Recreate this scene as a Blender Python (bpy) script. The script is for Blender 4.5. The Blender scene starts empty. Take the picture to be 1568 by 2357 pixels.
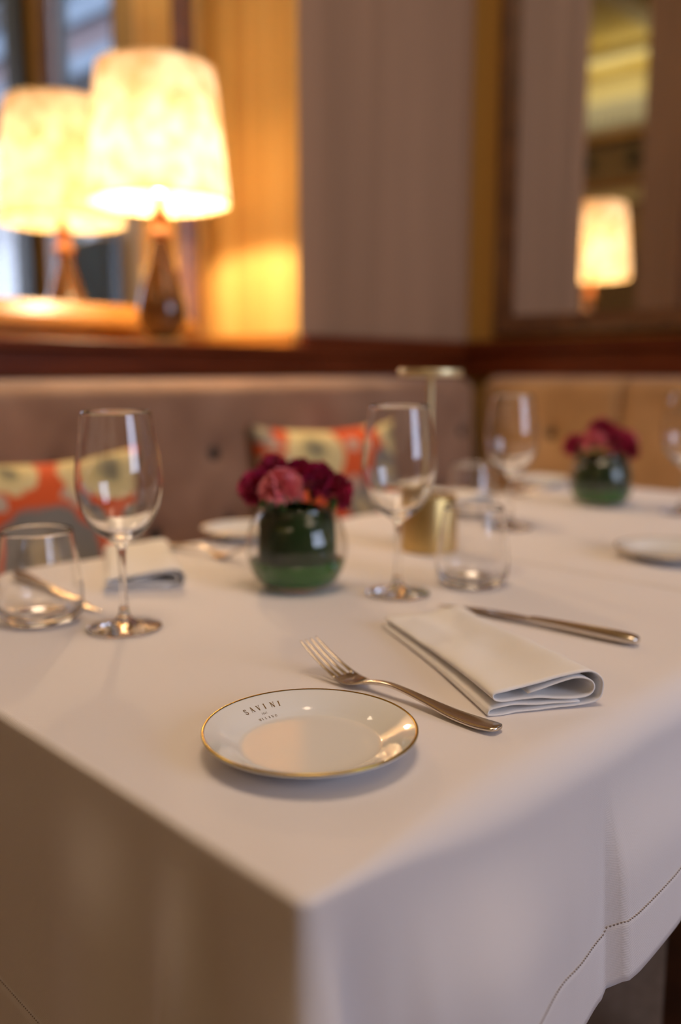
import bpy, bmesh, math, random
from mathutils import Vector, Matrix, noise
random.seed(7)
sc = bpy.context.scene
COL = sc.collection
PI = math.pi

# ------------------------------------------------------------------ camera
cam = bpy.data.cameras.new('camera'); camo = bpy.data.objects.new('camera', cam); COL.objects.link(camo)
camo.location = (0, 0, 1.03)
camo.rotation_euler = (math.radians(90 - 9.011), 0, math.radians(41.2 - 90))
cam.sensor_fit = 'AUTO'; cam.sensor_width = 36.0
cam.lens = 2040 / 2357 * 36.0
cam.clip_start = 0.02
cam.dof.use_dof = True; cam.dof.focus_distance = 0.72; cam.dof.aperture_fstop = 1.8
sc.camera = camo

# ------------------------------------------------------------------ world and light
w = bpy.data.worlds.new('daylight'); sc.world = w; w.use_nodes = True
bg = w.node_tree.nodes['Background']
bg.inputs[0].default_value = (0.66, 0.74, 1.0, 1); bg.inputs[1].default_value = 6.0
sc.view_settings.view_transform = 'Standard'; sc.view_settings.look = 'None'
sc.view_settings.gamma = 1; sc.view_settings.use_curve_mapping = False
sc.view_settings.exposure = 0.42
sc.cycles.use_denoising = True
sc.cycles.max_bounces = 14; sc.cycles.transparent_max_bounces = 24
sc.cycles.transmission_bounces = 12; sc.cycles.glossy_bounces = 8
sc.cycles.sample_clamp_indirect = 6.0
sc.cycles.caustics_reflective = True; sc.cycles.caustics_refractive = True

def area(name, loc, rot, sx, sy, power, color, spread=PI):
    l = bpy.data.lights.new(name, 'AREA'); l.shape = 'RECTANGLE'; l.size = sx; l.size_y = sy
    l.energy = power; l.color = color; l.spread = spread
    o = bpy.data.objects.new(name, l); o.location = loc; o.rotation_euler = rot; COL.objects.link(o)
    return o
# daylight comes from the sky through the window openings; portals only guide the sampling
def portal(name, loc, rot, sx, sy):
    o = area(name, loc, rot, sx, sy, 1, (1, 1, 1)); o.data.cycles.is_portal = True
portal('window_portal', (2.91, -1.125, 2.025), (0, math.radians(90), 0), 2.35, 1.15)
portal('window_portal', (2.91, .21, 2.025), (0, math.radians(90), 0), 2.35, .52)
portal('window_portal', (1.3, -3.62, 2.15), (math.radians(90), 0, 0), 2.2, 2.1)
# added warm fill lights under the ceiling; an added uplight brightens the yellow ceiling
WARM = (1.0, 0.73, 0.50)
for i, (x, y, p) in enumerate([(0.45, 0.25, 34), (0.9, -1.9, 10), (-3.2, -1.0, 7)]):
    area('ceiling_fill', (x, y, 4.3), (0, 0, 0), 1.2, 1.2, p, WARM)
area('rear_uplight_fill', (-4.3, 0, 3.9), (math.radians(180), 0, 0), 1.0, 3.0, 13, (1.0, .84, .5))

# ------------------------------------------------------------------ helpers
def tag(o, label=None, cat=None, group=None, kind=None):
    if label: o['label'] = label
    if cat: o['category'] = cat
    if group: o['group'] = group
    if kind: o['kind'] = kind
    return o

def empty(name, loc, rz=0, label=None, cat=None, group=None):
    o = bpy.data.objects.new(name, None); COL.objects.link(o)
    o.location = loc; o.rotation_euler = (0, 0, rz); o.empty_display_size = 0.02
    return tag(o, label, cat, group)

def obj(name, bm, mat, parent=None, smooth=True, kind=None, auto=None):
    me = bpy.data.meshes.new(name)
    bmesh.ops.recalc_face_normals(bm, faces=bm.faces)
    if smooth:
        for f in bm.faces: f.smooth = True
        if auto is not None:
            for e in bm.edges:
                if len(e.link_faces) == 2 and e.calc_face_angle(0) > auto: e.smooth = False
    bm.to_mesh(me); bm.free()
    mats = mat if isinstance(mat, (list, tuple)) else [mat]
    for m in mats: me.materials.append(m)
    o = bpy.data.objects.new(name, me); COL.objects.link(o)
    if parent: o.parent = parent
    if kind: o['kind'] = kind
    return o

def new(): return bmesh.new()

def box(bm, x0, x1, y0, y1, z0, z1, bevel=0.0, seg=2):
    r = bmesh.ops.create_cube(bm, size=1)
    vs = r['verts']
    for v in vs:
        v.co = Vector((x0 + (v.co.x + .5) * (x1 - x0), y0 + (v.co.y + .5) * (y1 - y0), z0 + (v.co.z + .5) * (z1 - z0)))
    if bevel > 0:
        es = list({e for v in vs for e in v.link_edges})
        bmesh.ops.bevel(bm, geom=es, offset=bevel, segments=seg, affect='EDGES', profile=0.5)
    return bm

def lathe(bm, prof, n=64, cx=0, cy=0, z0=0, closed=False):
    """revolve a list of (r, z); r == 0 makes a pole"""
    rings = []
    for r, z in prof:
        if r <= 1e-6: rings.append([bm.verts.new((cx, cy, z0 + z))])
        else: rings.append([bm.verts.new((cx + r * math.cos(2*PI*i/n), cy + r * math.sin(2*PI*i/n), z0 + z)) for i in range(n)])
    pairs = list(zip(rings, rings[1:]))
    if closed: pairs.append((rings[-1], rings[0]))
    for a, b in pairs:
        for i in range(n):
            j = (i + 1) % n
            if len(a) == 1 and len(b) == 1: continue
            if len(a) == 1: bm.faces.new((a[0], b[i], b[j]))
            elif len(b) == 1: bm.faces.new((a[i], a[j], b[0]))
            else: bm.faces.new((a[i], a[j], b[j], b[i]))
    return bm

def cr(pts, n=6):
    """Catmull-Rom smoothing of a polyline of tuples"""
    out = []
    P = [Vector(p) for p in pts]
    for i in range(len(P) - 1):
        p0 = P[i-1] if i > 0 else P[i]*2 - P[i+1]
        p1, p2 = P[i], P[i+1]
        p3 = P[i+2] if i + 2 < len(P) else P[i+1]*2 - P[i]
        for k in range(n):
            t = k / n
            out.append(0.5 * ((2*p1) + (p2-p0)*t + (2*p0-5*p1+4*p2-p3)*t*t + (-p0+3*p1-3*p2+p3)*t**3))
    out.append(P[-1])
    return [tuple(v) for v in out]

def sstep(a, b, x):
    t = min(1, max(0, (x - a) / (b - a))); return t*t*(3 - 2*t)

def loft(bm, secs, n=20, power=2.4, concave=0.0):
    """secs: (y, z, half width, half thickness); path in the local YZ plane, width along X"""
    rings = []
    for i, s in enumerate(secs):
        y, z, hw, ht = s[:4]; xo = s[4] if len(s) > 4 else 0
        a = secs[max(0, i-1)]; b = secs[min(len(secs)-1, i+1)]
        t = Vector((b[0]-a[0], b[1]-a[1])).normalized(); nn = Vector((-t.y, t.x))
        ring = []
        for k in range(n):
            th = 2*PI*k/n; c, sn = math.cos(th), math.sin(th)
            u = math.copysign(abs(c)**(2/power), c) * hw
            v = math.copysign(abs(sn)**(2/power), sn) * ht
            if len(s) > 5: v += s[5] * (u/hw)**2 * hw if hw > 1e-6 else 0
            ring.append(bm.verts.new((xo + u, y + nn.x*v, z + nn.y*v)))
        rings.append(ring)
    for a, b in zip(rings, rings[1:]):
        for k in range(n):
            j = (k+1) % n; bm.faces.new((a[k], a[j], b[j], b[k]))
    bm.faces.new(rings[0]); bm.faces.new(rings[-1])
    return bm

def copy_tree(o, parent=None):
    c = o.copy(); COL.objects.link(c)
    if parent: c.parent = parent
    for ch in list(o.children): copy_tree(ch, c)
    return c

def place(o, loc, rz=0.0, label=None, cat=None, group=None):
    o.location = loc; o.rotation_euler = (0, 0, rz); return tag(o, label, cat, group)

# ------------------------------------------------------------------ materials
def mat(name, color=(.8,.8,.8), rough=.5, metal=0.0, **kw):
    m = bpy.data.materials.new(name); m.use_nodes = True
    b = m.node_tree.nodes['Principled BSDF']
    b.inputs['Base Color'].default_value = (*color, 1); b.inputs['Roughness'].default_value = rough
    b.inputs['Metallic'].default_value = metal
    for k, v in kw.items(): b.inputs[k.replace('_', ' ')].default_value = v
    return m
def nodes(m): return m.node_tree.nodes, m.node_tree.links, m.node_tree.nodes['Principled BSDF']
def N(m, t, **kw):
    n = m.node_tree.nodes.new(t)
    for k, v in kw.items():
        if hasattr(n, k): setattr(n, k, v)
        else: n.inputs[k].default_value = v
    return n
def coords(m, scale=(1,1,1), kind='Object'):
    tc = N(m, 'ShaderNodeTexCoord'); mp = N(m, 'ShaderNodeMapping'); mp.inputs['Scale'].default_value = scale
    m.node_tree.links.new(tc.outputs[kind], mp.inputs[0]); return mp.outputs[0]
def ramp(m, fac, stops):
    r = N(m, 'ShaderNodeValToRGB'); L = m.node_tree.links
    cr_ = r.color_ramp
    while len(cr_.elements) < len(stops): cr_.elements.new(0.5)
    for e, (p, c) in zip(cr_.elements, stops): e.position = p; e.color = (*c, 1)
    L.new(fac, r.inputs[0]); return r.outputs[0]
def noisecol(m, stops, scale=5, detail=4, stretch=(1,1,1), dist=0.0):
    v = coords(m, stretch); n = N(m, 'ShaderNodeTexNoise'); n.inputs['Scale'].default_value = scale
    n.inputs['Detail'].default_value = detail; n.inputs['Distortion'].default_value = dist
    L = m.node_tree.links; L.new(v, n.inputs['Vector'])
    c = ramp(m, n.outputs['Fac'], stops); L.new(c, nodes(m)[2].inputs['Base Color']); return n.outputs['Fac']
def bump(m, fac, strength=.3, dist=.001):
    b = N(m, 'ShaderNodeBump'); b.inputs['Strength'].default_value = strength; b.inputs['Distance'].default_value = dist
    m.node_tree.links.new(fac, b.inputs['Height']); m.node_tree.links.new(b.outputs[0], nodes(m)[2].inputs['Normal'])

M = {}
def thin_glass(name, tint=(1,1,1), ior=1.5):
    m = bpy.data.materials.new(name); m.use_nodes = True; nt = m.node_tree; nt.nodes.clear()
    out = nt.nodes.new('ShaderNodeOutputMaterial'); mix = nt.nodes.new('ShaderNodeMixShader')
    tr = nt.nodes.new('ShaderNodeBsdfTransparent'); tr.inputs[0].default_value = (*tint, 1)
    gl = nt.nodes.new('ShaderNodeBsdfGlossy'); gl.inputs['Roughness'].default_value = 0.0
    fr = nt.nodes.new('ShaderNodeFresnel'); geo = nt.nodes.new('ShaderNodeNewGeometry'); mr_ = nt.nodes.new('ShaderNodeMapRange')
    mr_.inputs['To Min'].default_value = ior; mr_.inputs['To Max'].default_value = 1/ior
    nt.links.new(geo.outputs['Backfacing'], mr_.inputs['Value']); nt.links.new(mr_.outputs[0], fr.inputs[0])   # same reflectance from both sides of the thin wall
    nt.links.new(fr.outputs[0], mix.inputs[0]); nt.links.new(tr.outputs[0], mix.inputs[1]); nt.links.new(gl.outputs[0], mix.inputs[2])
    nt.links.new(mix.outputs[0], out.inputs[0]); return m
M['thin'] = thin_glass('thin_clear_glass', (.965, .965, .955))
M['glass'] = mat('solid_clear_glass', (1,1,1), 0.0, IOR=1.48, Transmission_Weight=1.0)

m = M['cloth'] = mat('white_linen', (.79,.75,.75), .75, Sheen_Weight=.15)
v = coords(m, (1,1,1)); L = m.node_tree.links
wv = N(m, 'ShaderNodeTexWave'); wv.bands_direction = 'DIAGONAL'; wv.inputs['Scale'].default_value = 420; wv.inputs['Distortion'].default_value = 1.2
wv.inputs['Detail'].default_value = 1
L.new(v, wv.inputs['Vector'])
nz = N(m, 'ShaderNodeTexNoise'); nz.inputs['Scale'].default_value = 700; L.new(v, nz.inputs['Vector'])
ad = N(m, 'ShaderNodeMath', operation='ADD'); L.new(wv.outputs['Fac'], ad.inputs[0]); L.new(nz.outputs['Fac'], ad.inputs[1])
bump(m, ad.outputs[0], .25, .0003)
m = M['napkin'] = mat('white_napkin_cotton', (.86,.84,.82), .8, Sheen_Weight=.15)
v = coords(m); L = m.node_tree.links
wv = N(m, 'ShaderNodeTexNoise'); wv.inputs['Scale'].default_value = 900; L.new(v, wv.inputs['Vector']); bump(m, wv.outputs['Fac'], .25, .0004)

m = M['porcelain'] = mat('white_porcelain', (.82,.82,.80), .08, IOR=1.52, Coat_Weight=.5, Coat_Roughness=.03)
M['gilt'] = mat('gilt_rim', (.50,.36,.06), .22, 1.0)
M['ink'] = mat('brown_gold_print', (.22,.12,.03), .4, .3)
m = M['silver'] = mat('brushed_silver_plate', (.60,.53,.43), .2, 1.0)
f = noisecol(m, [(.3,(.64,.57,.48)),(.7,(.78,.71,.61))], 60, 3, (1,.2,1)); bump(m, f, .05, .0003)
m = M['brass'] = mat('brushed_brass', (.66,.46,.18), .4, 1.0)
f = noisecol(m, [(.3,(.58,.40,.15)),(.7,(.72,.52,.22))], 90, 2, (1,1,.05))
M['bright'] = mat('pale_satin_brass', (.82,.68,.38), .42, .85)

m = M['redwood'] = mat('dark_mahogany', (.09,.022,.01), .33, Specular_IOR_Level=.3)
noisecol(m, [(.3,(.085,.014,.003)),(.7,(.15,.030,.007))], 3, 5, (1.5,1.5,14), .4)
m = M['framewood'] = mat('dark_walnut_frame', (.10,.04,.015), .35, Coat_Weight=.2, Coat_Roughness=.2)
noisecol(m, [(.3,(.07,.026,.010)),(.7,(.14,.055,.018))], 4, 4, (4,4,4), .3)
m = M['goldwood'] = mat('gold_brown_lacquer', (.42,.22,.05), .38, .25)
noisecol(m, [(.3,(.36,.185,.035)),(.7,(.46,.25,.06))], 5, 3)
m = M['pleat'] = mat('taupe_pleated_fabric', (.42,.29,.21), .8, Sheen_Weight=.1)
noisecol(m, [(.3,(.27,.160,.095)),(.7,(.36,.215,.13))], 8, 3, (1,1,.05))
m = M['litpleat'] = mat('taupe_pleated_fabric_lamplit', (.52,.33,.13), .7)  # the piers' taupe fabric with golden lamplight put into its colour
noisecol(m, [(.3,(.52,.30,.08)),(.5,(.64,.40,.115)),(.7,(.74,.50,.17))], 16, 3, (1,1,.03))
m = M['velvet'] = mat('rose_taupe_velvet', (.38,.24,.18), .85, Sheen_Weight=.5, Sheen_Roughness=.4)
f = noisecol(m, [(.25,(.23,.120,.072)),(.5,(.295,.165,.102)),(.75,(.36,.21,.135))], 7, 5, (1,1,1), .5); bump(m, f, .15, .004)
m = M['litvelvet'] = mat('rose_taupe_velvet_lamplit', (.32,.18,.09), .85, Sheen_Weight=.4, Sheen_Roughness=.4)  # same rose taupe velvet, the lamp's warm light put into its colour
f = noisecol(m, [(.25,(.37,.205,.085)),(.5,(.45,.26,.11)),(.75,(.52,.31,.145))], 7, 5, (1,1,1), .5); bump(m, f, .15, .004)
M['button'] = mat('dark_upholstery_button', (.02,.014,.01), .6)
m = M['carpet'] = mat('brown_carpet', (.07,.045,.028), .95)
f = noisecol(m, [(.3,(.24,.17,.12)),(.7,(.36,.26,.19))], 60, 4); bump(m, f, .4, .004)
m = M['ceiling'] = mat('yellow_painted_plaster', (.62,.47,.12), .8)
noisecol(m, [(.35,(.58,.42,.09)),(.65,(.66,.53,.2))], 1.3, 3)
M['cream'] = mat('cream_plaster', (.78,.72,.45), .7)
M['stonewhite'] = mat('grey_white_stucco', (.50,.50,.47), .8)
M['brownwall'] = mat('brown_panelling', (.26,.17,.08), .6)
M['orangewood'] = mat('orange_wood', (.34,.15,.03), .3)
M['oldgold'] = mat('old_gold_lacquer', (.50,.29,.065), .4, .2)
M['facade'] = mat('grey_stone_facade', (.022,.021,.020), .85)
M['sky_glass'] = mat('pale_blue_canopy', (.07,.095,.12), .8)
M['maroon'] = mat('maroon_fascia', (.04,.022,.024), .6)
M['slate'] = mat('slate_paint', (.06,.07,.07), .5)
M['mirror'] = mat('mirror_silvering', (.93,.93,.91), .0, 1.0)
M['lampwood'] = mat('glossy_brown_ceramic', (.15,.055,.018), .12, Coat_Weight=.7, Coat_Roughness=.05)
noisecol(M['lampwood'], [(.3,(.075,.03,.008)),(.7,(.15,.066,.022))], 9, 4, (1,1,.6), .5)
M['lampcup'] = mat('amber_wood', (.42,.16,.04), .3)
m = M['curtain'] = mat('pale_blue_curtain', (.40,.50,.54), .8)
m = M['sheer'] = mat('white_sheer_curtain', (.50,.48,.52), .8, Transmission_Weight=.0)
M['leaf'] = mat('dark_green_leaf', (.018,.055,.014), .3)
f = noisecol(M['leaf'], [(.3,(.014,.045,.016)),(.7,(.045,.12,.035))], 14, 3, (1,1,.25)); bump(M['leaf'], f, .3, .002)
M['stem'] = mat('green_stem', (.06,.16,.03), .5)
M['water'] = mat('water_tinted_by_leaves', (.07,.45,.03), .02, IOR=1.33, Transmission_Weight=.7)
for nm, c0, c1 in (('burgundy', (.26,.002,.04), (.58,.010,.13)), ('pink', (.70,.13,.19), (.90,.33,.38))):
    m = M[nm] = mat(nm + '_petal', c1, .65, Sheen_Weight=.1)
    noisecol(m, [(.35, c0), (.65, c1)], 70, 3)
# lampshade: parchment-like, lets the bulb's light through
m = M['shade'] = bpy.data.materials.new('mottled_parchment_shade'); m.use_nodes = True; nt = m.node_tree
nt.nodes.clear(); L = nt.links
tc = nt.nodes.new('ShaderNodeTexCoord'); nz = nt.nodes.new('ShaderNodeTexNoise'); nz.inputs['Scale'].default_value = 17; nz.inputs['Detail'].default_value = 5
L.new(tc.outputs['Object'], nz.inputs['Vector'])
rp = nt.nodes.new('ShaderNodeValToRGB'); rp.color_ramp.elements[0].position = .4; rp.color_ramp.elements[0].color = (.56,.40,.25,1)
rp.color_ramp.elements[1].position = .62; rp.color_ramp.elements[1].color = (.82,.71,.57,1); L.new(nz.outputs['Fac'], rp.inputs[0])
tl = nt.nodes.new('ShaderNodeBsdfTranslucent'); df = nt.nodes.new('ShaderNodeBsdfDiffuse'); mx = nt.nodes.new('ShaderNodeMixShader'); mx.inputs[0].default_value = .22
out = nt.nodes.new('ShaderNodeOutputMaterial')
L.new(rp.outputs[0], tl.inputs[0]); L.new(rp.outputs[0], df.inputs[0]); L.new(tl.outputs[0], mx.inputs[2]); L.new(df.outputs[0], mx.inputs[1]); L.new(mx.outputs[0], out.inputs[0])
M['bulb'] = mat('frosted_bulb', (1,.9,.7), .5); b_ = nodes(M['bulb'])[2]
b_.inputs['Emission Color'].default_value = (1,.70,.34,1); b_.inputs['Emission Strength'].default_value = 60
M['ball'] = mat('amber_globe', (1,.6,.1), .5); b_ = nodes(M['ball'])[2]
b_.inputs['Emission Color'].default_value = (1,.55,.05,1); b_.inputs['Emission Strength'].default_value = 1.2

# cushion print: cream blossoms with grey hearts and grey leaves on orange
def cushion_mat(name, cream, grey, dots):
    m = mat(name, (.7,.2,.05), .85); L = m.node_tree.links
    tc = N(m, 'ShaderNodeTexCoord'); nz = N(m, 'ShaderNodeTexNoise'); nz.inputs['Scale'].default_value = 16; nz.inputs['Detail'].default_value = 3
    L.new(tc.outputs['Object'], nz.inputs['Vector'])
    va = N(m, 'ShaderNodeVectorMath', operation='MULTIPLY_ADD'); va.inputs[1].default_value = (.06,.06,.06); L.new(nz.outputs['Color'], va.inputs[0]); L.new(tc.outputs['Object'], va.inputs[2])
    fl = N(m, 'ShaderNodeVectorMath', operation='MULTIPLY_ADD'); L.new(va.outputs[0], fl.inputs[0]); fl.inputs[1].default_value = (1,0,1); fl.inputs[2].default_value = (-.03,0,-.03)
    def dist(lst):
        cur = None
        for x, z, r in lst:
            d = N(m, 'ShaderNodeVectorMath', operation='DISTANCE'); L.new(fl.outputs[0], d.inputs[0]); d.inputs[1].default_value = (x,0,z)
            q = N(m, 'ShaderNodeMath', operation='DIVIDE'); L.new(d.outputs['Value'], q.inputs[0]); q.inputs[1].default_value = r*2
            if cur is None: cur = q.outputs[0]
            else:
                mn = N(m, 'ShaderNodeMath', operation='MINIMUM'); L.new(cur, mn.inputs[0]); L.new(q.outputs[0], mn.inputs[1]); cur = mn.outputs[0]
        return cur
    def over(base, lst, stops):
        d = dist(lst); c = ramp(m, d, stops); f = ramp(m, d, [(.47,(1,1,1)),(.53,(0,0,0))])
        mx = N(m, 'ShaderNodeMix', data_type='RGBA'); L.new(f, mx.inputs[0]); L.new(c, mx.inputs[7])
        if isinstance(base, tuple): mx.inputs[6].default_value = (*base, 1)
        else: L.new(base, mx.inputs[6])
        return mx.outputs[2]
    c = over((.68,.10,.018), grey, [(.0,(.40,.32,.18)),(.14,(.55,.46,.28)),(.24,(.24,.22,.19)),(.5,(.20,.195,.18))])
    c = over(c, dots, [(.0,(.55,.45,.36)),(.5,(.50,.38,.28))])
    c = over(c, cream, [(.0,(.16,.15,.11)),(.13,(.26,.24,.14)),(.22,(.66,.55,.26)),(.5,(.74,.62,.32))])
    L.new(c, nodes(m)[2].inputs['Base Color']); return m
M['print1'] = cushion_mat('floral_print_left', [(-.05,.37,.055),(.135,.36,.085),(-.21,.25,.06),(.1,.06,.06)],
    [(-.005,.19,.105),(.20,.20,.05),(-.15,.06,.07)], [(-.085,.30,.018),(.06,.31,.022),(.10,.16,.02),(-.15,.29,.02)])
M['print2'] = cushion_mat('floral_print_right', [(-.065,.35,.085),(.19,.385,.065),(-.10,.12,.06),(.05,.10,.06)],
    [(.145,.26,.085),(-.20,.41,.03),(.05,.19,.05),(-.18,.18,.06)], [(-.20,.33,.018),(-.155,.325,.018),(-.18,.375,.018),(.06,.36,.02),(.03,.25,.02)])

# ------------------------------------------------------------------ room shell
CH = 4.5          # ceiling height
XR, YL, XB, YF = 2.84, 2.27, -5.0, -3.6
def struct(name, bm, m, **k): return obj(name, bm, m, None, smooth=False, kind='structure')
struct('floor', box(new(), XB-.2, XR+.3, YF-.3, YL+.2, -.1, 0), M['carpet'])
struct('ceiling', box(new(), XB-.2, XR+.3, YF-.3, YL+.2, CH, CH+.1), M['ceiling'])
# left wall: solid plane behind the niche; pleated piers stand in front of it
struct('wall_left', box(new(), XB-.2, XR+.3, YL, YL+.2, 0, CH), M['brownwall'])
bm = new()      # body of the wall under the ledge and the core of the two piers
box(bm, XB, XR, 1.862, YL, 0, 1.100); struct('wall_niche', bm, M['goldwood']); bm = new()
box(bm, 1.937, XR, 1.862, YL, 1.1, CH)
box(bm, -2.4, -.436, 1.862, YL, 1.1, CH)
struct('wall_pier', bm, M['goldwood'])

def pleated(name, u0, u1, z0, z1, f, period, amp, m, seed):
    """corrugated cloth wall; f(u, d, z) maps to the world, d is how far it stands proud"""
    rnd = random.Random(seed); bm = new(); us = []; u = u0
    while u < u1:
        p = period * rnd.uniform(.6, 1.4)
        for k in range(8):
            if u + p*k/8 < u1: us.append((u + p*k/8, amp * (0.5 - .5*math.cos(2*PI*k/8)) * 1))
        u += p
    us.append((u1, 0)); prev = None
    for (uu, d) in us:
        a = bm.verts.new(f(uu, d, z0)); b = bm.verts.new(f(uu, d, z1))
        if prev: bm.faces.new((prev[0], a, b, prev[1]))
        prev = (a, b)
    return obj(name, bm, m, None, smooth=True, kind='structure')
pleated('trim_1', 1.937, XR, 1.138, CH, lambda u, d, z: (u, 1.858 - d, z), .022, .004, M['pleat'], 3)
pleated('trim_2', -2.4, -.43, 1.138, CH, lambda u, d, z: (u, 1.858 - d, z), .022, .004, M['pleat'], 4)
pleated('trim_20', 1.858, YL - .01, 1.10, CH, lambda u, d, z: (-.435 + d, u, z), .022, .004, M['pleat'], 8)
pleated('trim_3', -.43, 1.937, 1.142, CH, lambda u, d, z: (u, YL - .004 - d, z), .055, .008, M['litpleat'], 5)
pleated('trim_4', 1.858, YL - .01, 1.10, CH, lambda u, d, z: (1.936 - d, u, z), .05, .006, M['litpleat'], 6)
# mahogany rail along the left wall, its polished moulding, the pier plinth and the niche skirting
struct('trim_5', box(new(), -2.4, 2.80, 1.835, 1.858, 1.018, 1.077, .003), M['redwood'])
struct('trim_6', box(new(), -2.4, 2.80, 1.822, 1.90, 1.077, 1.103, .008, 3), M['redwood'])
struct('trim_7', box(new(), 1.937, 2.80, 1.835, 1.86, 1.103, 1.139, .003), M['redwood'])
struct('trim_8', box(new(), -.43, 1.936, YL-.028, YL-.012, 1.103, 1.142, .002), M['orangewood'])
struct('trim_21', box(new(), 1.916, 1.930, 1.862, YL-.03, 1.105, 1.142, .002), M['orangewood'])
struct('trim_9', box(new(), -.43, 1.936, 1.86, YL, 1.100, 1.1045, 0), M['orangewood'])   # the ledge board

# right wall with two window openings
bm = new()
def wallR(y0, y1, z0, z1): box(bm, XR, XR+.06, y0, y1, z0, z1)
wallR(-.05, .47, 0, .85); wallR(-.05, .47, 3.2, CH)
wallR(-.55, -.05, 0, CH); wallR(-1.7, -.55, 0, .85); wallR(-1.7, -.55, 3.2, CH); wallR(YF, -1.7, 0, CH)
struct('wall_right', bm, M['goldwood'])
struct('wall_right_pier', box(new(), XR, XR+.06, .47, YL, 0, CH), M['oldgold'])
struct('trim_10', box(new(), 2.805, XR, -1.7, 1.858, 1.014, 1.141, .004), M['redwood'])
struct('trim_11', box(new(), 2.79, 2.806, -1.7, 1.84, 1.10, 1.128, .005), M['redwood'])
bm = new(); box(bm, XR-.05, XR-.005, -.145, -.03, 1.15, CH)
struct('trim_12', bm, M['framewood'])
struct('trim_13', box(new(), XR-.06, XR-.005, -.50, -.34, 0.0, CH), M['slate'])
def window(n, y0, y1, z0, z1, ny):
    bm = new(); t = .035
    for a, b, c, d in ((y0, y1, z0, z0+t), (y0, y1, z1-t, z1), (y0, y0+t, z0, z1), (y1-t, y1, z0, z1), (y0, y1, 2.45, 2.45+t)):
        box(bm, XR+.01, XR+.05, a, b, c, d)
    for k in range(1, ny):
        y = y0 + (y1-y0)*k/ny; box(bm, XR+.015, XR+.045, y-.012, y+.012, z0, z1)
    f = struct('window_%d' % n, bm, M['slate'])
    p = obj('pane', box(new(), XR+.028, XR+.032, y0, y1, z0, z1), M['thin'], f, smooth=False)
window(1, -.05, .47, .85, 3.2, 1); window(2, -1.7, -.55, .85, 3.2, 2)
# front wall (street side) with a wide window
bm = new()
for x0, x1, z0, z1 in ((XB, .2, 0, CH), (2.4, XR+.2, 0, CH), (.2, 2.4, 0, 1.1), (.2, 2.4, 3.2, CH)): box(bm, x0, x1, YF-.2, YF, z0, z1)
struct('wall_front', bm, M['brownwall'])
bm = new()
for k in range(4):
    x = .2 + k*2.2/3; box(bm, x-.03, x+.03, YF-.12, YF-.06, 1.1, 3.2)
for z in (1.1, 2.5, 3.14): box(bm, .2, 2.4, YF-.12, YF-.06, z, z+.06)
fw = struct('window_3', bm, M['slate'])
obj('pane', box(new(), .2, 2.4, YF-.10, YF-.095, 1.1, 3.2), M['thin'], fw, smooth=False)
# rear wall seen only in the mirrors: cornice, frieze, orange band, dark roundels
struct('wall_rear', box(new(), XB-.2, XB, YF-.3, YL+.2, 0, CH), M['brownwall'])
struct('trim_14', box(new(), XB, XB+.14, YF, YL, 4.22, CH-.01, .03), M['cream'])
bm = new(); box(bm, XB, XB+.08, YF, YL, 3.87, 4.22)
for k in range(60):
    y = YF + .1*k; box(bm, XB+.08, XB+.12, y, y+.05, 3.93, 4.10)
struct('trim_15', bm, M['stonewhite'])
struct('trim_16', box(new(), XB, XB+.10, YF, YL, 3.79, 3.87), M['goldwood'])
struct('trim_17', box(new(), XB, XB+.09, YF, YL, 3.21, 3.28), M['orangewood'])
struct('trim_18', box(new(), XB, XB+.05, YF, YL, 3.06, 3.21), M['cream'])
bm = new()
for y0 in (-1.6, .5): box(bm, -4.2, 1.6, y0, y0+.25, CH-.10, CH, .03)
for x0 in (-4.2, -2.3, -.4, 1.4): box(bm, x0, x0+.2, -1.6, .75, CH-.10, CH, .03)
struct('trim_19', bm, M['cream'])

# pale curtains at the narrow window
def curtain(name, y0, y1, z0, z1, label, x=XR-.045, m='curtain', amp=.016):
    bm = new(); prev = None; n = 90
    for i in range(n+1):
        t = i/n; y = y0 + (y1-y0)*t; d = amp*math.sin(t*2*PI*7 + .6*math.sin(t*9))
        a = bm.verts.new((x + d, y, z0)); b = bm.verts.new((x + d*.5, y + .004*math.sin(t*40), z1))
        if prev: bm.faces.new((prev[0], a, b, prev[1]))
        prev = (a, b)
    bmesh.ops.solidify(bm, geom=bm.faces[:], thickness=.002)
    o = obj(name, bm, M[m]); return tag(o, label, 'curtain')
curtain('cafe_curtain', -.03, .44, 1.16, 1.72, 'pale blue pleated curtain over the lower half of the narrow window seen in the mirror')
r_ = obj('curtain_rod', lathe(new(), [(0,0),(.007,0),(.007,.52),(0,.52)], 12), M['brass']); tag(r_, 'thin brass rod carrying the pale blue half curtain', 'curtain rod')
r_.rotation_euler = (math.radians(-90), 0, 0); r_.location = (XR-.045, -.05, 1.722)
curtain('sheer_curtain', -1.68, -1.12, .9, 3.15, 'white sheer curtain drawn beside the wide window at the mirror\'s left edge', m='sheer', amp=.025)

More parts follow.
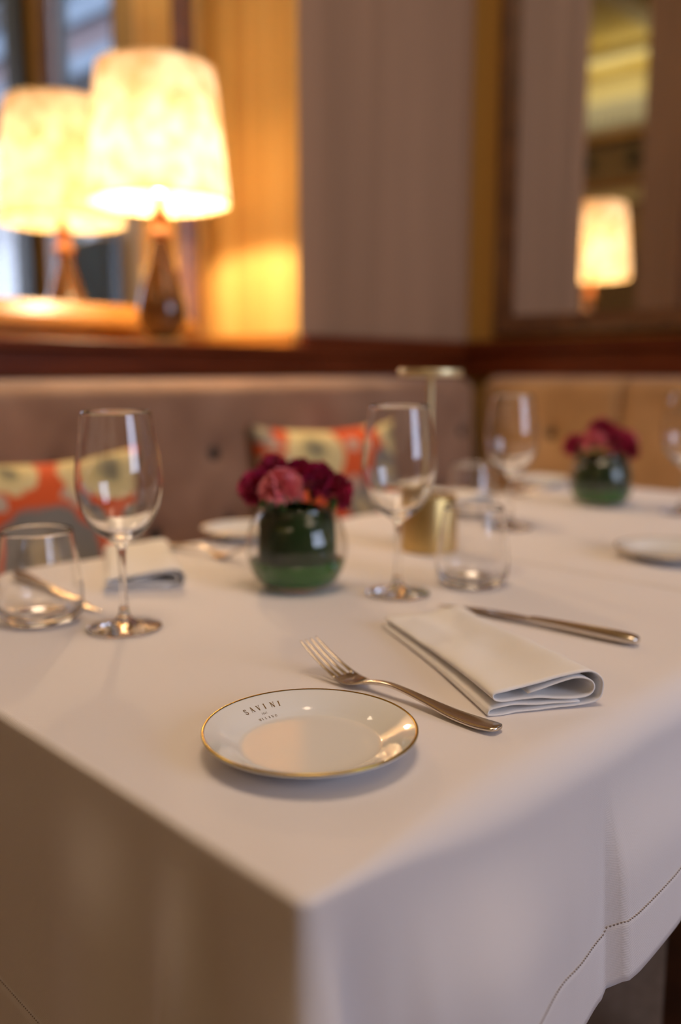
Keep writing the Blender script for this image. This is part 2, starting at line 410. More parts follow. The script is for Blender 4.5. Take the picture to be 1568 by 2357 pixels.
# street front opposite, seen through the windows in the mirror
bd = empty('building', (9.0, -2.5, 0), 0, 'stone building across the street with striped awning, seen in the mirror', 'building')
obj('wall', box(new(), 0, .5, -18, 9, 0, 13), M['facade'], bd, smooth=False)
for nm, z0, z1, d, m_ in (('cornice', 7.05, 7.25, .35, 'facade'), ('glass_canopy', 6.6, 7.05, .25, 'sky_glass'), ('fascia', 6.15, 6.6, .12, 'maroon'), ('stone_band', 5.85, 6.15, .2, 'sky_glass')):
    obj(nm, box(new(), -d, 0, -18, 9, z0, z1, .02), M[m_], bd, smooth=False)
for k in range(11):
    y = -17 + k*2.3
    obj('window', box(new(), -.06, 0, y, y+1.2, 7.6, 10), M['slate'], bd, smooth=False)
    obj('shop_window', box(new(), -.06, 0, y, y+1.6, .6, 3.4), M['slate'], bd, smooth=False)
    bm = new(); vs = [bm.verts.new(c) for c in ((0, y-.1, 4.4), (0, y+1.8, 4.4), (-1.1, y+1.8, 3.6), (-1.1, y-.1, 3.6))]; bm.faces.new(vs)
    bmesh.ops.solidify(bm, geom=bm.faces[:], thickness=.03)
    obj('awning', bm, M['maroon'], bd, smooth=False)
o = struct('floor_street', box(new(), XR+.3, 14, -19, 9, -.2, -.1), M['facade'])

# ------------------------------------------------------------------ wall mirrors
mr = empty('wall_mirror', (0, YL-.03, 1.152), 0, 'large wall mirror in dark and gold frame behind the lit table lamp', 'mirror')
def rail_prof(bm, p0, p1, inw, out, wd):
    """bevelled frame rail from p0 to p1; inw = inward direction, out = towards the room"""
    prof = [(0, 0), (0, .022), (.010, .030), (.030, .026), (.052, .016), (wd, .006), (wd, 0)]
    p0, p1, inw, out = map(Vector, (p0, p1, inw, out)); d = (p1-p0).normalized()
    r0 = []; r1 = []
    for a, h in prof:
        r0.append(bm.verts.new(p0 + inw*a + out*h + d*a)); r1.append(bm.verts.new(p1 + inw*a + out*h - d*a))
    for i in range(len(prof)-1): bm.faces.new((r0[i], r0[i+1], r1[i+1], r1[i]))
    return bm
def framed(root, a0, a1, z0, z1, ax, out, mats, wd=.07):
    """ax: 'x' or 'y' axis the mirror runs along; local coordinates of root"""
    A = (lambda u, z: (u, 0, z)) if ax == 'x' else (lambda u, z: (0, u, z))
    I = (1,0,0) if ax == 'x' else (0,1,0); J = tuple(-c for c in I)
    for p0, p1, inw, nm in ((A(a0,z0), A(a1,z0), (0,0,1), 'h'), (A(a1,z1), A(a0,z1), (0,0,-1), 'h'), (A(a0,z1), A(a0,z0), I, 'v'), (A(a1,z0), A(a1,z1), J, 'v')):
        obj('frame_rail', rail_prof(new(), p0, p1, inw, out, wd), mats if nm == 'h' else M['framewood'], root, smooth=False)
    o = Vector(out)*.004; bm = new()
    vs = [bm.verts.new(Vector(A(u, z)) + o) for u, z in ((a0+wd-.005, z0+wd-.005), (a1-wd+.005, z0+wd-.005), (a1-wd+.005, z1-wd+.005), (a0+wd-.005, z1-wd+.005))]
    bm.faces.new(vs); g = obj('mirror_glass', bm, M['mirror'], root, smooth=False)
    # direction check of the single mirror face
    if g.data.polygons[0].normal.dot(Vector(out)) < 0: g.data.flip_normals()
framed(mr, -.30, 1.862, 0, 2.6, 'x', (0,-1,0), M['orangewood'])
mr2 = empty('wall_mirror', (XR-.002, 0, 1.155), 0, 'tall wall mirror in dark walnut frame on the right-hand wall above the banquette', 'mirror')
framed(mr2, .93, 1.735, 0, 2.7, 'y', (-1,0,0), M['framewood'], .072)

# ------------------------------------------------------------------ banquette
def backrest(name, parent, f, u0, u1, buttons, edge=True):
    """f(u, depth, z): depth measured from the wall face into the room"""
    bm = new(); T = .155; RA = .095; RB = .045; ZT = 1.013
    prof = [(T-.05, .42), (T-.02, .46), (T, .50)]
    zz = .50
    while zz < ZT - RB - .003: prof.append((T - .018*sstep(.5, 1.0, zz), zz)); zz += .012
    for k in range(9):
        a = PI/2*k/8; prof.append((T - .018 - RA + RA*math.cos(a), ZT - RB + RB*math.sin(a)))
    prof += [(.02, ZT-.002), (.0, ZT-.01)]
    nu = max(8, int((u1-u0)/.012)); grid = []
    for i in range(nu+1):
        u = u0 + (u1-u0)*i/nu; e = min(u-u0, u1-u); row = []
        for d, z in prof:
            dd = d
            if edge and e < .03 and z > .5: dd -= .022*(1 - e/.03)**2
            for bu, bz in buttons:
                r2 = ((u-bu)**2 + (z-bz)**2)
                if r2 < .02 and d > .06: dd -= .016*math.exp(-r2/.0009) + .004*math.exp(-r2/.005)
            if .52 < z < .97: dd += .003*noise.noise(Vector((u*5, z*5, 1)))
            row.append(bm.verts.new(f(u, max(0, dd), z)))
        grid.append(row)
    for a, b in zip(grid, grid[1:]):
        for k in range(len(prof)-1): bm.faces.new((a[k], b[k], b[k+1], a[k+1]))
    bm.faces.new(grid[0]); bm.faces.new(grid[-1][::-1])
    return obj(name, bm, M['velvet' if name == 'backrest' else 'litvelvet'], parent, auto=1.0)
fL = lambda u, d, z: (u, 1.852 - d, z)
fR = lambda u, d, z: (2.832 - d, u, z)
bl = empty('banquette', (0, 0, 0), 0, 'rose taupe velvet banquette with button-tufted back running below the lamp ledge', 'banquette')
bt = [(1.255 + .2263*k, z) for k in range(-6, 7) for z in (.824,)] + [(1.283 + .235*k, .642) for k in range(-6, 6)]
backrest('backrest', bl, fL, -1.2, 2.683, bt)
br = empty('banquette', (0, 0, 0), 0, 'rose taupe velvet banquette with lamp-lit colour in its seamed back panels, along the right-hand wall below its mirror', 'banquette')
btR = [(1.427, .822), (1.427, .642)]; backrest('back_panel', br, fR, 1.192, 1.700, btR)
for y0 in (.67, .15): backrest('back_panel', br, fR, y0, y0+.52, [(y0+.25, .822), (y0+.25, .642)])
bproto = new(); lathe(bproto, [(0,.008),(.010,.007),(.0175,.003),(.018,-.003),(0,-.005)], 16)
b0 = obj('button', bproto, M['button'], bl)
first = True
def put_button(parent, loc, rot):
    global first
    if first: o = b0; first = False
    else: o = b0.copy(); COL.objects.link(o)
    o.parent = parent; o.location = loc; o.rotation_euler = rot
def bdep(z): return .155 - .018*sstep(.5, 1.0, z) - .020
for bu, bz in bt: put_button(bl, fL(bu, bdep(bz)+.005, bz), (math.radians(90), 0, 0))
for y0, bs in ((1.192, btR), (.67, [(.92, .822), (.92, .642)]), (.15, [(.40, .822), (.40, .642)])):
    for bu, bz in bs: put_button(br, fR(bu, bdep(bz)+.005, bz), (0, math.radians(-90), 0))
obj('seat', box(new(), -1.2, 2.683, 1.24, 1.72, .34, .47, .03, 4), M['velvet'], bl)
obj('base', box(new(), -1.2, 2.683, 1.30, 1.85, .0, .34, .005), M['redwood'], bl, smooth=False)
obj('seat', box(new(), 2.20, 2.70, .15, 1.236, .34, .47, .03, 4), M['velvet'], br)
obj('base', box(new(), 2.26, 2.83, .15, 1.236, .0, .34, .005), M['redwood'], br, smooth=False)

# ------------------------------------------------------------------ cushions
def cushion(loc, rz, tilt, wd, ht, th, m, label):
    bm = new(); n = 28; fr = {}; bk = {}
    for i in range(n+1):
        for j in range(n+1):
            u = -1 + 2*i/n; v = -1 + 2*j/n
            x = u*wd/2*(1 - .10*(1 - v*v)); z = v*ht/2*(1 - .13*(1 - u*u))
            t = th/2*max(0, (1-u**4)*(1-v**4))**.55 + .001*noise.noise(Vector((u*3, v*3, 2)))
            wr = .006*noise.noise(Vector((u*2.5+4, v*2.5, 5)))
            fr[i,j] = bm.verts.new((x, -t+wr, z + ht/2))
            bk[i,j] = fr[i,j] if (i in (0,n) or j in (0,n)) else bm.verts.new((x, t+wr, z + ht/2))
    for i in range(n):
        for j in range(n):
            bm.faces.new((fr[i,j], fr[i+1,j], fr[i+1,j+1], fr[i,j+1]))
            q = (bk[i,j+1], bk[i+1,j+1], bk[i+1,j], bk[i,j])
            if len(set(q)) == 4:
                try: bm.faces.new(q)
                except ValueError: pass
    o = obj('cushion', bm, m); o.rotation_euler = (tilt, 0, rz); o.location = loc
    return tag(o, label, 'cushion')
cushion((.885, 1.52, .474), math.radians(-16), math.radians(-16), .47, .415, .14, M['print1'], 'orange and cream floral cushion on the banquette at the far left, behind the stemless glass')
cushion((1.765, 1.535, .474), math.radians(-16), math.radians(-14), .46, .435, .14, M['print2'], 'orange and cream floral cushion behind the near vase of carnations')

# ------------------------------------------------------------------ table lamp on the ledge
LZ = 1.105
tlp = empty('table_lamp', (1.546, 2.0, LZ), 0, 'lit table lamp with mottled parchment shade on the ledge', 'lamp')
obj('foot_plate', box(new(), -.042, .042, -.042, .042, 0, .012, .003), M['brass'], tlp, smooth=False)
P = cr([(.026,.012,0),(.044,.022,0),(.062,.052,0),(.068,.088,0),(.063,.125,0),(.048,.175,0),(.034,.22,0),(.025,.255,0),(.0215,.275,0)], 6)
obj('body', lathe(new(), [(0,.012)] + [(p[0],p[1]) for p in P] + [(0,.275)]), M['lampwood'], tlp)
P = cr([(.022,.275,0),(.031,.284,0),(.031,.296,0),(.021,.304,0),(.0155,.312,0),(.020,.330,0),(.026,.345,0),(.026,.350,0)], 5)
obj('neck', lathe(new(), [(0,.275)] + [(p[0],p[1]) for p in P] + [(0,.350)]), M['lampcup'], tlp)
obj('socket', lathe(new(), [(0,.350),(.013,.350),(.014,.385),(.010,.40),(0,.40)]), M['brass'], tlp)
bp = cr([(.010,.40,0),(.018,.415,0),(.029,.445,0),(.029,.465,0),(.018,.488,0),(.004,.496,0)], 5)
obj('bulb', lathe(new(), [(0,.40)] + [(p[0],p[1]) for p in bp] + [(0,.496)], 32), M['bulb'], tlp)
sb = new(); zs0, zs1, r0, r1 = .370, .706, .187, .154
lathe(sb, [(r0, zs0), (r0-(r0-r1)*.25, zs0+.0925), (r0-(r0-r1)*.5, zs0+.185), (r0-(r0-r1)*.75, zs0+.2775), (r1, zs1)], 96)
obj('lamp_shade', sb, M['shade'], tlp)
for rr, zz in ((r0, zs0), (r1, zs1)):
    obj('shade_ring', lathe(new(), [(rr+.0012, zz-.002), (rr+.0012, zz+.004), (rr-.0015, zz+.004), (rr-.0015, zz-.002)], 96, closed=True), M['bright'], tlp)
sp = new()
for k in range(3):
    a = 2*PI*k/3 + .4
    box(sp, 0, r1, -.0015, .0015, zs1-.012, zs1-.009)
    bmesh.ops.rotate(sp, cent=(0,0,0), matrix=Matrix.Rotation(2*PI/3, 3, 'Z'), verts=sp.verts[:])
obj('shade_spider', sp, M['brass'], tlp, smooth=False)
bl_ = bpy.data.lights.new('lamp_bulb_light', 'POINT'); bl_.energy = 16; bl_.color = (1.0, .71, .40); bl_.shadow_soft_size = .034
lo = bpy.data.objects.new('lamp_bulb_light', bl_); COL.objects.link(lo); lo.location = (1.546, 2.0, LZ+.450)
# hide nothing: the bulb mesh encloses the light's origin, so it is a translucent frosted envelope
nt = M['bulb'].node_tree; nt.nodes.clear()
out = nt.nodes.new('ShaderNodeOutputMaterial'); tr = nt.nodes.new('ShaderNodeBsdfTransparent'); em = nt.nodes.new('ShaderNodeEmission'); ads = nt.nodes.new('ShaderNodeAddShader')
em.inputs[0].default_value = (1,.72,.38,1); em.inputs[1].default_value = 14
nt.links.new(tr.outputs[0], ads.inputs[0]); nt.links.new(em.outputs[0], ads.inputs[1]); nt.links.new(ads.outputs[0], out.inputs[0])

# amber globe sconce far across the room, seen in the right-hand mirror
gs = empty('globe_sconce', (XB, -.32, 2.66), 0, 'small amber globe sconce on the rear wall, seen beside the lamp in the right mirror', 'lamp')
obj('bracket', box(new(), 0, .12, -.02, .02, -.03, .03, .004), M['brass'], gs, smooth=False)
bm = new(); bmesh.ops.create_uvsphere(bm, u_segments=24, v_segments=16, radius=.10); bmesh.ops.translate(bm, vec=(.2,0,.05), verts=bm.verts[:])
obj('globe', bm, M['ball'], gs)
for k, (y, wh) in enumerate(((-.79, 'farthest from the pier'), (-.21, 'middle one of three'), (.37, 'nearest to the pier'))):
    o = obj('wall_boss', lathe(new(), [(0,.09),(.05,.08),(.09,.02),(.09,0),(0,0)], 24), M['slate']); o.rotation_euler = (0, math.radians(90), 0); o.location = (XB, y, 3.555)
    tag(o, 'dark round boss in the right mirror above the lamp, ' + wh, 'wall ornament', 'dark bosses on the rear wall')

# ------------------------------------------------------------------ tables and cloths
TZ = .75
TA = math.radians(-4.2); TO = (.313, .300)      # the two tables stand slightly askew to the walls
def tw(x, y): return (TO[0] + x*math.cos(TA) - y*math.sin(TA), TO[1] + x*math.sin(TA) + y*math.cos(TA))
def table(x0, x1, y0, y1, label):
    t = empty('dining_table', (*tw((x0+x1)/2, (y0+y1)/2), 0), TA, label, 'table')
    hx, hy = (x1-x0)/2, (y1-y0)/2
    obj('tabletop', box(new(), -hx+.012, hx-.012, -hy+.040, hy-.012, .716, .742, .002), M['framewood'], t, smooth=False)
    lg = None
    for sx in (-1, 1):
        for sy in (-1, 1):
            if lg is None: lg = obj('leg', box(new(), -.022, .022, -.022, .022, 0, .716, .003), M['framewood'], t, smooth=False); o = lg
            else: o = lg.copy(); COL.objects.link(o)
            o.location = (sx*(hx-.08), sy*(hy-.09), 0)
T1 = (0, .812, 0, .885); T2 = (.818, 1.735, 0, .885)
table(*T1, 'square dining table under the nearer white cloth'); table(*T2, 'square dining table under the farther white cloth by the corner')
def interp(keys, x):
    for (a, p), (b, q) in zip(keys, keys[1:]):
        if a <= x <= b: t = (x-a)/(b-a); t = t*t*(3-2*t); return p + (q-p)*t
    return keys[-1][1]
def near_off(x): return interp([(-.01,.012),(.014,.015),(.034,-.010),(.07,.004),(.10,.014),(.16,.024),(.26,.007),(.322,.001),(.331,.013),(.35,.014),(.41,.014),(.50,.008),(.58,.004),(.67,.012),(.75,.006),(.90,.014),(1.05,.004),(1.2,.014),(1.4,.004),(1.6,.012),(1.8,.006)], x)
def left_off(y): return interp([(-.01,.012),(.03,.002),(.08,-.004),(.112,.013),(.15,.002),(.21,.014),(.30,.002),(.38,.002),(.5,.012),(.64,.002),(.77,.010),(.9,.006)], y)
HEM = .056
def tablecloth(T, label, gapL, gapR, drop=.19):
    x0, x1, y0, y1 = T; bm = new(); rc = .012
    xs = []; x = x0 + rc
    pts = []   # (kind, t, normal)
    def side(n, a, b, cnt):
        for i in range(cnt): pts.append((n, a, b, i/cnt))
    step = .0055
    # corner list: counter-clockwise from the near left
    sides = [((0,-1), 'near'), ((1,0), 'right'), ((0,1), 'far'), ((-1,0), 'left')]
    def path(d):
        X0, X1, Y0, Y1 = x0+d, x1-d, y0+d, y1-d; r = rc; out = []
        segs = [((X0+r, Y0), (X1-r, Y0), (0,-1), 0), ((X1, Y0+r), (X1, Y1-r), (1,0), 1), ((X1-r, Y1), (X0+r, Y1), (0,1), 2), ((X0, Y1-r), (X0, Y0+r), (-1,0), 3)]
        cens = [(X1-r, Y0+r), (X1-r, Y1-r), (X0+r, Y1-r), (X0+r, Y0+r)]
        cnts = [int((x1-x0)/step), 60, 60, int((y1-y0)/.008)]
        for k, (a, b, n, sid) in enumerate(segs):
            for i in range(cnts[k]):
                t = i/cnts[k]; out.append((a[0]+(b[0]-a[0])*t, a[1]+(b[1]-a[1])*t, n[0], n[1]))
            a0 = math.atan2(n[1], n[0])
            for i in range(7):
                an = a0 + PI/2*i/7; out.append((cens[k][0]+r*math.cos(an), cens[k][1]+r*math.sin(an), math.cos(an), math.sin(an)))
        return out
    def rad(nx, ny, bx=0):
        if ny < -.999: return .007 + .027*sstep(x0+.01, x0+.22, bx) if not gapL else .034
        return .007 if not gapL else .007
    rings = []
    ins = [min(x1-x0, y1-y0)/2 - .02, .33, .28, .23, .19, .15, .12, .10, .085, .07, .06, .05, .045, .040]
    ins = [d for d in ins if d <= ins[0]]
    def topz(x, y):
        z = TZ - .0007*(1 - noise.noise(Vector((x*9, y*9, .3)))) 
        z += .0009*noise.noise(Vector((x*16, y*16, 4)))
        return z - .0003
    for d in ins: rings.append([bm.verts.new((p[0], p[1], topz(p[0], p[1]))) for p in path(d)])
    base0 = path(0.0)
    for k in range(9):
        a = PI/2*k/8; ring = []
        for (bx, by, nx, ny) in base0:
            r = rad(nx, ny, bx); o = -r + r*math.sin(a)
            px, py = bx + nx*o, by + ny*o
            ring.append(bm.verts.new((px, py, topz(px, py) - r*(1-math.cos(a)))))
        rings.append(ring)
    tt = [.008,.016,.026,.038,.052,.066,.080,.095,.110,.125,.140,.155,.170, drop-HEM-.0015, drop-HEM, drop-HEM+.002]
    tt += [drop-HEM+.015, drop-HEM+.030, drop-.006, drop]
    tt = sorted(tt)
    def longer(bx, nx, ny):      # the cloth hangs lower on its left side than along the front
        if gapL: return 1
        return 1 + .75*max(max(0, -nx)**2, (1 - sstep(.01, .11, bx))*max(0, -ny))
    for t0 in tt:
        ring = []
        for (bx, by, nx, ny) in base0:
            t = t0*longer(bx, nx, ny)
            r = rad(nx, ny, bx)
            wn, wl = max(0, -ny)**2, max(0, -nx)**2; wo = max(0, nx)**2 + max(0, ny)**2
            g = sstep(.0, .10, t)
            off = wn*near_off(bx) + wl*left_off(by)*(0 if gapL else 1)
            if gapL: off = wn*near_off(bx)
            off *= g*(.75 + .5*t/drop)
            off += .006*t/drop*(wn + (0 if gapL else wl))
            # corner ridge
            if not gapL: 
                dx = abs(bx-x0); dy = abs(by-y0)
                if wn > .3: off += .010*math.exp(-(dx/.018)**2)*sstep(.05, .15, t)
                if wl > .3: off += .008*math.exp(-(dy/.02)**2)*sstep(.05, .15, t)
            if t0 >= drop-HEM+.001: off += .0012
            wav = .003*math.sin(bx*17+1)*sstep(.10, .20, t)*wn
            # drape kicks in at the pleat: the hem steps there
            lift = wn*(.016*sstep(.318, .329, bx) + .026*sstep(.34, .55, bx))*sstep(.03, .19, t)
            ox = 0 if (gapL and nx < 0) or (gapR and nx > 0) else nx*off
            ring.append(bm.verts.new((bx + ox, by + ny*off, TZ - .001 - r - t + lift + wav)))
        rings.append(ring)
    n = len(base0)
    for a, b in zip(rings, rings[1:]):
        for i in range(n):
            j = (i+1) % n; bm.faces.new((a[i], a[j], b[j], b[i]))
    bm.faces.new(rings[0][::-1])
    info = [(v.co.copy(), nx, ny) for v, (bx, by, nx, ny) in zip(rings[len(ins)+9+tt.index(drop-HEM)], base0)]
    o = obj('tablecloth', bm, M['cloth'], None, auto=1.2)
    sol = o.modifiers.new('cloth_thickness', 'SOLIDIFY'); sol.thickness = .0006; sol.offset = -1
    tag(o, label, 'tablecloth'); o.location = (*TO, 0); o.rotation_euler = (0, 0, TA)
    return o, info
c1, info = tablecloth(T1, 'white linen tablecloth with hemstitched edge draped over the nearer table, plate with fork on it', False, True)
c2, _ = tablecloth(T2, 'white linen tablecloth on the farther table, under the second vase of carnations', True, True)
# hemstitch: a row of tiny stitches above the hem
bm = new()
pts_ = [(co, nx, ny) for co, nx, ny in info if ny < -.9 or nx < -.9]
acc = 0
for (a, nx, ny), (b, _, _) in zip(pts_, pts_[1:]):
    if (b-a).length > .02: continue
    L_ = (b-a).length; s = 0.0032 - acc
    while s < L_:
        p = a + (b-a)*(s/L_) + Vector((nx, ny, 0))*.0012; t = (b-a).normalized()
        r = bmesh.ops.create_cube(bm, size=1)
        for v in r['verts']:
            c = v.co; v.co = p + t*c.x*.0011 + Vector((nx, ny, 0))*c.y*.0008 + Vector((0,0,1))*c.z*.0011
        s += .0032
    acc = (L_ - (s - .0032))
M['stitch'] = mat('stitch_holes', (.33,.28,.25), .9)
obj('hemstitch', bm, M['stitch'], c1, smooth=False, kind='stuff')

# ------------------------------------------------------------------ glassware
def wine_glass():
    t = empty('wine_glass', (0,0,0))
    foot = [(0,.0),(.0395,.0),(.0410,.0008),(.0405,.0018),(.032,.0034),(.020,.0055),(.0115,.0090),(.0068,.0145),(.0050,.022)]
    stem = [(.0050,.022),(.0041,.035),(.0038,.055),(.0041,.078),(.0052,.091)]
    f = cr([(a,b,0) for a,b in foot[3:]], 4)
    bm = new(); lathe(bm, foot[:3] + [(p[0],p[1]) for p in f] + [(0,.022)], 64); obj('foot', bm, M['glass'], t)
    s = cr([(a,b,0) for a,b in stem], 4)
    bm = new(); lathe(bm, [(0,.0221)] + [(p[0],p[1]+.0001) for p in s] + [(0,.0911)], 32); obj('stem', bm, M['glass'], t)
    outer = cr([(.0054,.0915,0),(.0085,.0955,0),(.0175,.1015,0),(.0300,.1130,0),(.0405,.1310,0),(.0458,.1520,0),(.0466,.1680,0),(.0443,.1920,0),(.0405,.2170,0),(.0368,.2380,0)], 6)
    inner = cr([(.0358,.2380,0),(.0396,.2165,0),(.0433,.1920,0),(.0455,.1680,0),(.0446,.1525,0),(.0392,.1325,0),(.0285,.1158,0),(.0160,.1062,0),(.0055,.1030,0)], 6)
    prof = [(0,.0915)] + [(p[0],p[1]) for p in outer] + [(.0363,.2384)] + [(p[0],p[1]) for p in inner] + [(0,.1027)]
    bm = new(); lathe(bm, prof, 96); obj('bowl', bm, M['glass'], t)
    return t
wg = wine_glass()
place(wg, (.556, .804, TZ+.0004), 0, 'empty wine glass at left, nearest to the stemless glass at the photo\'s left edge', 'wine glass', 'wine glasses on the tables')
for loc, lab in (((.877, .671), 'empty wine glass in front of the brass lamp, right of the near vase'),
                 ((1.392, .812), 'empty wine glass behind the brass lamp, left of the far vase'),
                 ((1.768, .640), 'empty wine glass at the right edge, beyond the far vase')):
    g = copy_tree(wg); place(g, (*loc, TZ+.0004), 0, lab, 'wine glass', 'wine glasses on the tables')

def tumbler():
    t = empty('stemless_glass', (0,0,0))
    outer = cr([(.0300,0,0),(.0400,.0022,0),(.0460,.0100,0),(.0480,.0220,0),(.0475,.0400,0),(.0450,.0620,0),(.0415,.0860,0),(.0390,.1040,0)], 5)
    inner = cr([(.0380,.1040,0),(.0404,.0860,0),(.0438,.0620,0),(.0462,.0400,0),(.0464,.0240,0),(.0430,.0130,0),(.0330,.0080,0),(.0150,.0062,0)], 5)
    prof = [(0,.0012),(.026,.0010)] + [(p[0],p[1]) for p in outer] + [(.0385,.1044)] + [(p[0],p[1]) for p in inner] + [(0,.0058)]
    bm = new(); lathe(bm, prof, 96); obj('bowl', bm, M['glass'], t); return t
tb = tumbler()
place(tb, (.512, .902, TZ+.0004), 0, 'stemless drinking glass at the left edge, in front of a knife', 'drinking glass', 'stemless glasses')
for loc, lab in (((.984, .628), 'stemless drinking glass right of the brass lamp, behind the near knife'),
                 ((1.450, .930), 'stemless drinking glass beyond the brass lamp, left of the stem of the third wine glass')):
    g = copy_tree(tb); place(g, (*loc, TZ+.0004), 0, lab, 'drinking glass', 'stemless glasses')

# ------------------------------------------------------------------ plates
def plate_z(r):
    pr = [(0,.0043),(.030,.0043),(.050,.0046),(.056,.0062),(.063,.0100),(.071,.0140),(.0785,.0172)]
    for (a, p), (b, q) in zip(pr, pr[1:]):
        if a <= r <= b: t = (r-a)/(b-a); return p + (q-p)*t
    return .0175
def bread_plate(lettering=True):
    t = empty('bread_plate', (0,0,0))
    top = cr([(.0300,.0043,0),(.0500,.0046,0),(.0560,.0062,0),(.0630,.0100,0),(.0710,.0140,0),(.0785,.0172,0)], 5)
    bot = cr([(.0800,.0150,0),(.0700,.0105,0),(.0600,.0065,0),(.0510,.0028,0),(.0480,.0016,0)], 5)
    prof = [(0,.0043)] + [(p[0],p[1]) for p in top] + [(.0800,.0176),(.0806,.0168)] + [(p[0],p[1]) for p in bot] + [(.0475,.0),(.0445,.0),(.0440,.0016),(0,.0016)]
    obj('dish', lathe(new(), prof, 128), M['porcelain'], t)
    obj('gilt_rim', lathe(new(), [(.0789,.01755),(.0794,.01775),(.0802,.0179),(.0808,.0174),(.0809,.0166),(.0803,.0162)], 128), M['gilt'], t)
    return t
G = {  # strokes: (points, width); unit box 1 high
 'S': [([(.72,.80),(.60,.96),(.36,1.0),(.16,.90),(.12,.74),(.24,.60),(.50,.49),(.70,.36),(.74,.20),(.62,.05),(.38,0),(.16,.06),(.08,.22)], .13), ([(.72,.72),(.74,.98)], .06), ([(.08,.30),(.06,.02)], .06)],
 'A': [([(.12,.02),(.46,1.0)], .06), ([(.46,1.0),(.82,.02)], .15), ([(.24,.36),(.68,.36)], .05), ([(.0,.015),(.26,.015)], .05), ([(.64,.015),(1.0,.015)], .05)],
 'V': [([(.14,.98),(.48,.02)], .15), ([(.48,.02),(.82,.98)], .06), ([(.0,.985),(.32,.985)], .05), ([(.68,.985),(.96,.985)], .05)],
 'I': [([(.3,0),(.3,1)], .16), ([(.1,.02),(.5,.02)], .05), ([(.1,.98),(.5,.98)], .05)],
 'N': [([(.16,0),(.16,1)], .06), ([(.14,1),(.84,0)], .15), ([(.84,0),(.84,1)], .06), ([(0,.02),(.32,.02)], .05), ([(.68,.98),(1,.98)], .05), ([(0,.985),(.2,.985)], .05)],
 'M': [([(.14,0),(.16,1)], .06), ([(.16,1),(.55,.05)], .14), ([(.55,.05),(.92,1)], .06), ([(.94,1),(.96,0)], .15), ([(0,.02),(.28,.02)], .05), ([(.8,.02),(1.1,.02)], .05)],
 'L': [([(.2,0),(.2,1)], .15), ([(.04,.98),(.38,.98)], .05), ([(.04,.02),(.72,.02),(.74,.26)], .06)],
 'O': [([(.5+.42*math.cos(a*PI/8), .5+.5*math.sin(a*PI/8)) for a in range(17)], .11)],
 '1': [([(.3,0),(.3,1),(.14,.86)], .13), ([(.1,.02),(.5,.02)], .05)],
 '8': [([(.35+.22*math.cos(a*PI/6), .76+.24*math.sin(a*PI/6)) for a in range(13)], .10), ([(.35+.27*math.cos(a*PI/6), .27+.27*math.sin(a*PI/6)) for a in range(13)], .10)],
 '6': [([(.56,.96),(.3,.8),(.12,.45),(.12,.25),(.3,.02),(.5,.06),(.58,.28),(.46,.5),(.28,.52),(.13,.36)], .10)],
 '7': [([(.06,.84),(.08,.98),(.62,.98),(.30,0)], .10)],
}
def write(bm, txt, r0, amid, h, pitch, wf=.72):
    n = len(txt)
    for i, ch in enumerate(txt):
        ang = amid - (i - (n-1)/2)*pitch/r0
        for pts, wd in G[ch]:
            wdm = wd*h; P2 = [((x-.45)*h*wf, y*h) for x, y in pts]
            for k, (p, q) in enumerate(zip(P2, P2[1:])):
                d = Vector((q[0]-p[0], q[1]-p[1]))
                if d.length < 1e-9: continue
                d.normalize(); nn = Vector((-d.y, d.x))*wdm/2; e = d*wdm*.25
                vs = []
                for s in (Vector(p)-e-nn, Vector(q)+e-nn, Vector(q)+e+nn, Vector(p)-e+nn):
                    rr = r0 + s.y; a = ang - s.x/r0
                    vs.append(bm.verts.new((rr*math.cos(a), rr*math.sin(a), plate_z(rr) + .00035)))
                bm.faces.new(vs)
pl = bread_plate()
bare = copy_tree(pl)
bm = new()
write(bm, 'SAVINI', .0645, math.radians(79), .0047, .0062)
write(bm, '1867', .0600, math.radians(80), .0016, .00135)
write(bm, 'MILANO', .0555, math.radians(80), .0021, .0030)
obj('lettering', bm, M['ink'], pl, smooth=False)
place(pl, (.459, .432, TZ), 0, 'small white bread plate with gilt rim and gold lettering, nearest to the camera', 'plate', 'bread plates')
place(bare, (1.322, .492, TZ), 0, 'small white bread plate cut off by the right edge of the photo', 'plate', 'bread plates')
for loc, lab in (((1.985, 1.075), 'small white bread plate at the back, left of the far vase'), ((1.020, 1.105), 'small white bread plate half hidden behind the near vase')):
    g = copy_tree(bare); place(g, (*loc, TZ), 0, lab, 'plate', 'bread plates')

# ------------------------------------------------------------------ cutlery
def fork():
    t = empty('fork', (0,0,0))
    c = cr([(.000,.0050,.0045,.0016),(.004,.0047,.0085,.0022),(.020,.0036,.0100,.0024),(.045,.0042,.0085,.0024),(.070,.0070,.0058,.0022),(.097,.0100,.0040,.0021),(.116,.0108,.0034,.0021),(.132,.0088,.0036,.0020),(.145,.0055,.0050,.0017)], 5)
    obj('handle', loft(new(), c, 24, 2.6), M['silver'], t)
    c = cr([(.143,.0060,.0050,.0015),(.149,.0040,.0100,.0012),(.156,.0026,.0126,.0010),(.164,.0030,.0132,.0009),(.172,.0052,.0130,.0009)], 4)
    c = [tuple(s[:4]) + (0, .12) for s in c]
    obj('head', loft(new(), c, 28, 3.0), M['silver'], t)
    for k in range(4):
        x = (-1.5 + k)*.0072; zz = .12*(x/.0127)**2*.0127
        xe = (-1.5 + k)*.0066
        c = cr([(.169,.0042+zz,.0027,.0009,x),(.184,.0098+zz,.0018,.0009,x),(.200,.0178+zz*.7,.0015,.0008,(x+xe)/2),(.213,.0253+zz*.4,.0013,.0007,xe),(.2195,.0294+zz*.3,.0006,.0004,xe)], 4)
        obj('tine', loft(new(), c, 12, 2.4), M['silver'], t)
    return t
fk = fork()
